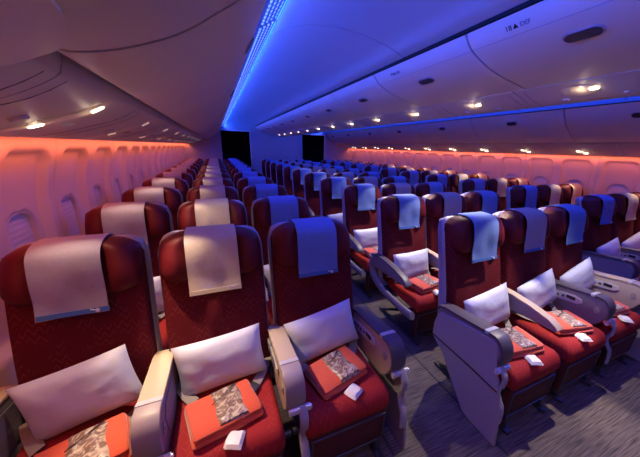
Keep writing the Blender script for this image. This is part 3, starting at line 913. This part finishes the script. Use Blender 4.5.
# ---- soft goods
def build_pillow(seed):
    bm = bmnew()
    W, H, T = .195, .130, .050
    for sgn in (1, -1):
        def fn(u, v):
            x = (u-.5)*2; z = (v-.5)*2
            t = T*max(0, (1-abs(x)**3.2))**.55*max(0, (1-abs(z)**3.2))**.55
            pull = 1-.05*(1-z*z)*abs(x)**2
            pull2 = 1-.06*(1-x*x)
            nz = .007*noise.noise((x*2+seed*5, z*2, sgn*3))*(1-x**4)*(1-z**4)
            return (x*W*pull, sgn*(t+nz)*(1 if t > 0 else 0), z*H*pull2)
        grid(bm, 22, 16, fn)
    bmesh.ops.remove_doubles(bm, verts=bm.verts, dist=.0008)
    return bm
def build_blanket(seed):
    bm = bmnew(); h = 0
    lay = ((.138, .098, .029), (.133, .094, .027))
    for i, (a, b, t) in enumerate(lay):
        P = [(-b+.010+.004*i, h+.001), (-b-.002+.004*i, h+t*.3), (-b-.002+.004*i, h+t*.65), (-b+.010+.004*i, h+t*.97), (-b*.4, h+t+.001), (b*.4, h+t+.002), (b-.003*i, h+t), (b+.003-.003*i, h+t/2), (b-.003*i, h+.002), (0, h)]
        def wp(v, i=i): return Vector((v.x+.003*math.sin(v.y*20+seed+i), v.y+.003*math.sin(v.x*14+seed*2+i), v.z+(.004*math.sin(v.x*11+seed) if i == 1 else 0)))
        loft(bm, P, a, .012, 4, 6, wp); h += t*.90
    return bm
def build_pouch(seed):
    bm = bmnew()
    def fn(u, v):
        x = (u-.5)*.115; y = (v-.5)*.188
        e = (max(0, 1-(2*u-1)**4)*max(0, 1-(2*v-1)**8))**.5
        z = .012*e+.005*noise.noise((x*30, y*22, seed))*e
        if abs(y) > .087: z -= (abs(y)-.087)*2.2
        return (x+.003*math.sin(v*9+seed), y, z)
    grid(bm, 16, 26, fn); thick(bm, .004)
    return bm
def build_cord(seed):
    bm = bmnew(); add_tube(bm, [(-.06, .02, .012), (-.03, .03, .018), (.0, .045, .02), (.04, .075, .018), (.055, .09, .012)], .0022, 6); return bm
def build_packet(seed):
    bm = bmnew()
    for sgn in (0, 1):
        def fn(u, v):
            x = (u-.5)*.074; y = (v-.5)*.070; e = (max(0, 1-(2*u-1)**4)*max(0, 1-(2*v-1)**4))**.5
            return (x*(1+.06*math.sin(seed+v*3)), y, (.017*e+.005*noise.noise((x*50, y*50, seed))*e+.002) if sgn else .001)
        grid(bm, 8, 8, fn)
    bmesh.ops.remove_doubles(bm, verts=bm.verts, dist=.0012)
    return bm
SOFT = {}
for k in range(3):
    SOFT['pillow', k] = proto('pillow', build_pillow(k), M['pillow']); SOFT['blanket', k] = proto('folded_blanket', build_blanket(k), M['blanket'])
    SOFT['pouch', k] = proto('patterned_pouch', build_pouch(k), M['pouch']); SOFT['packet', k] = proto('white_packet', build_packet(k), M['card'])
SOFT['cord', 0] = proto('cord', build_cord(0), M['black'])
def soft(kind, k, loc, rot):
    name, me = SOFT[kind, k]; o = bpy.data.objects.new(name, me); COL.objects.link(o); o.location = loc; o.rotation_euler = rot; return o
ACC = {   # block,row,u : pillow roll in degrees, blanket turn in degrees, dx, dy
    ('left', 0, 0): (13, 16, .05, 0), ('left', 0, 1): (5, 12, 0, 0), ('left', 0, 2): (11, 14, .01, .02),
    ('centre', 0, 0): (9, -8, 0, 0), ('centre', 0, 1): (14, -14, 0, 0), ('centre', 0, 2): (18, -6, 0, 0),
    ('centre', 1, 0): (2, 8, 0, 0), ('right', 0, 0): (12, 5, 0, 0), ('right', 0, 1): (16, 5, 0, 0)}
def place_text(block, row, u):
    return '%s seat, %s row, %s block' % (KIND[block][u], ORD[row], block)
def accessories(block, row, u, much):
    x = BX[block]+(u-1)*SW; y = BY[block]+row*PITCH
    roll, turn, dx, dy = ACC.get((block, row, u), (random.uniform(-4, 14), random.uniform(-12, 12), 0, 0))
    k = random.randrange(3); pt = place_text(block, row, u)
    tilt = math.radians(-11)
    p = soft('pillow', k, (x-.005, y-.21, .533+.13*abs(math.sin(math.radians(roll)))*.9), (tilt, math.radians(-roll), 0))
    tag(p, 'lilac white pillow leaning on the %s' % pt, 'pillow', 'pillows on the seats')
    if much < 1: return
    tr = math.radians(turn)
    bx, by = x+dx-.01, y-.415+dy
    b = soft('blanket', k, (bx, by, .423), (0, 0, tr)); tag(b, 'orange-red folded blanket lying on the %s' % pt, 'blanket', 'folded blankets on the seats')
    ox = .02
    if much < 2: return
    q = soft('pouch', k, (bx+ox*math.cos(tr), by+ox*math.sin(tr), .476), (0, 0, tr)); tag(q, 'brown patterned pouch on the blanket on the %s' % pt, 'pouch', 'patterned pouches on the blankets')
    if much < 3: return
    if row < 2:
        name, me = SOFT['cord', 0]; c = bpy.data.objects.new('cord', me); COL.objects.link(c); c.parent = q
    w_ = soft('packet', k, (bx+.005+.13*math.sin(tr), by-.135*math.cos(tr), .424), (0, 0, .5+k*.35)); tag(w_, 'small white packet in front of the blanket, %s' % pt, 'packet', 'white packets on the seats')
SHOW = {('left', 1, 0): 1, ('left', 1, 2): 0, ('centre', 1, 0): 3, ('centre', 2, 0): 2, ('centre', 3, 0): 0, ('right', 0, 0): 3, ('right', 0, 1): 1, ('right', 0, 2): 0}
for u in range(3): SHOW['left', 0, u] = SHOW['centre', 0, u] = 3
NR = 11
for block in ('left', 'centre', 'right'):
    for row in range(NR):
        for u in range(3):
            build_seat(block, row, u)
            if (block, row, u) in SHOW: accessories(block, row, u, SHOW[block, row, u])
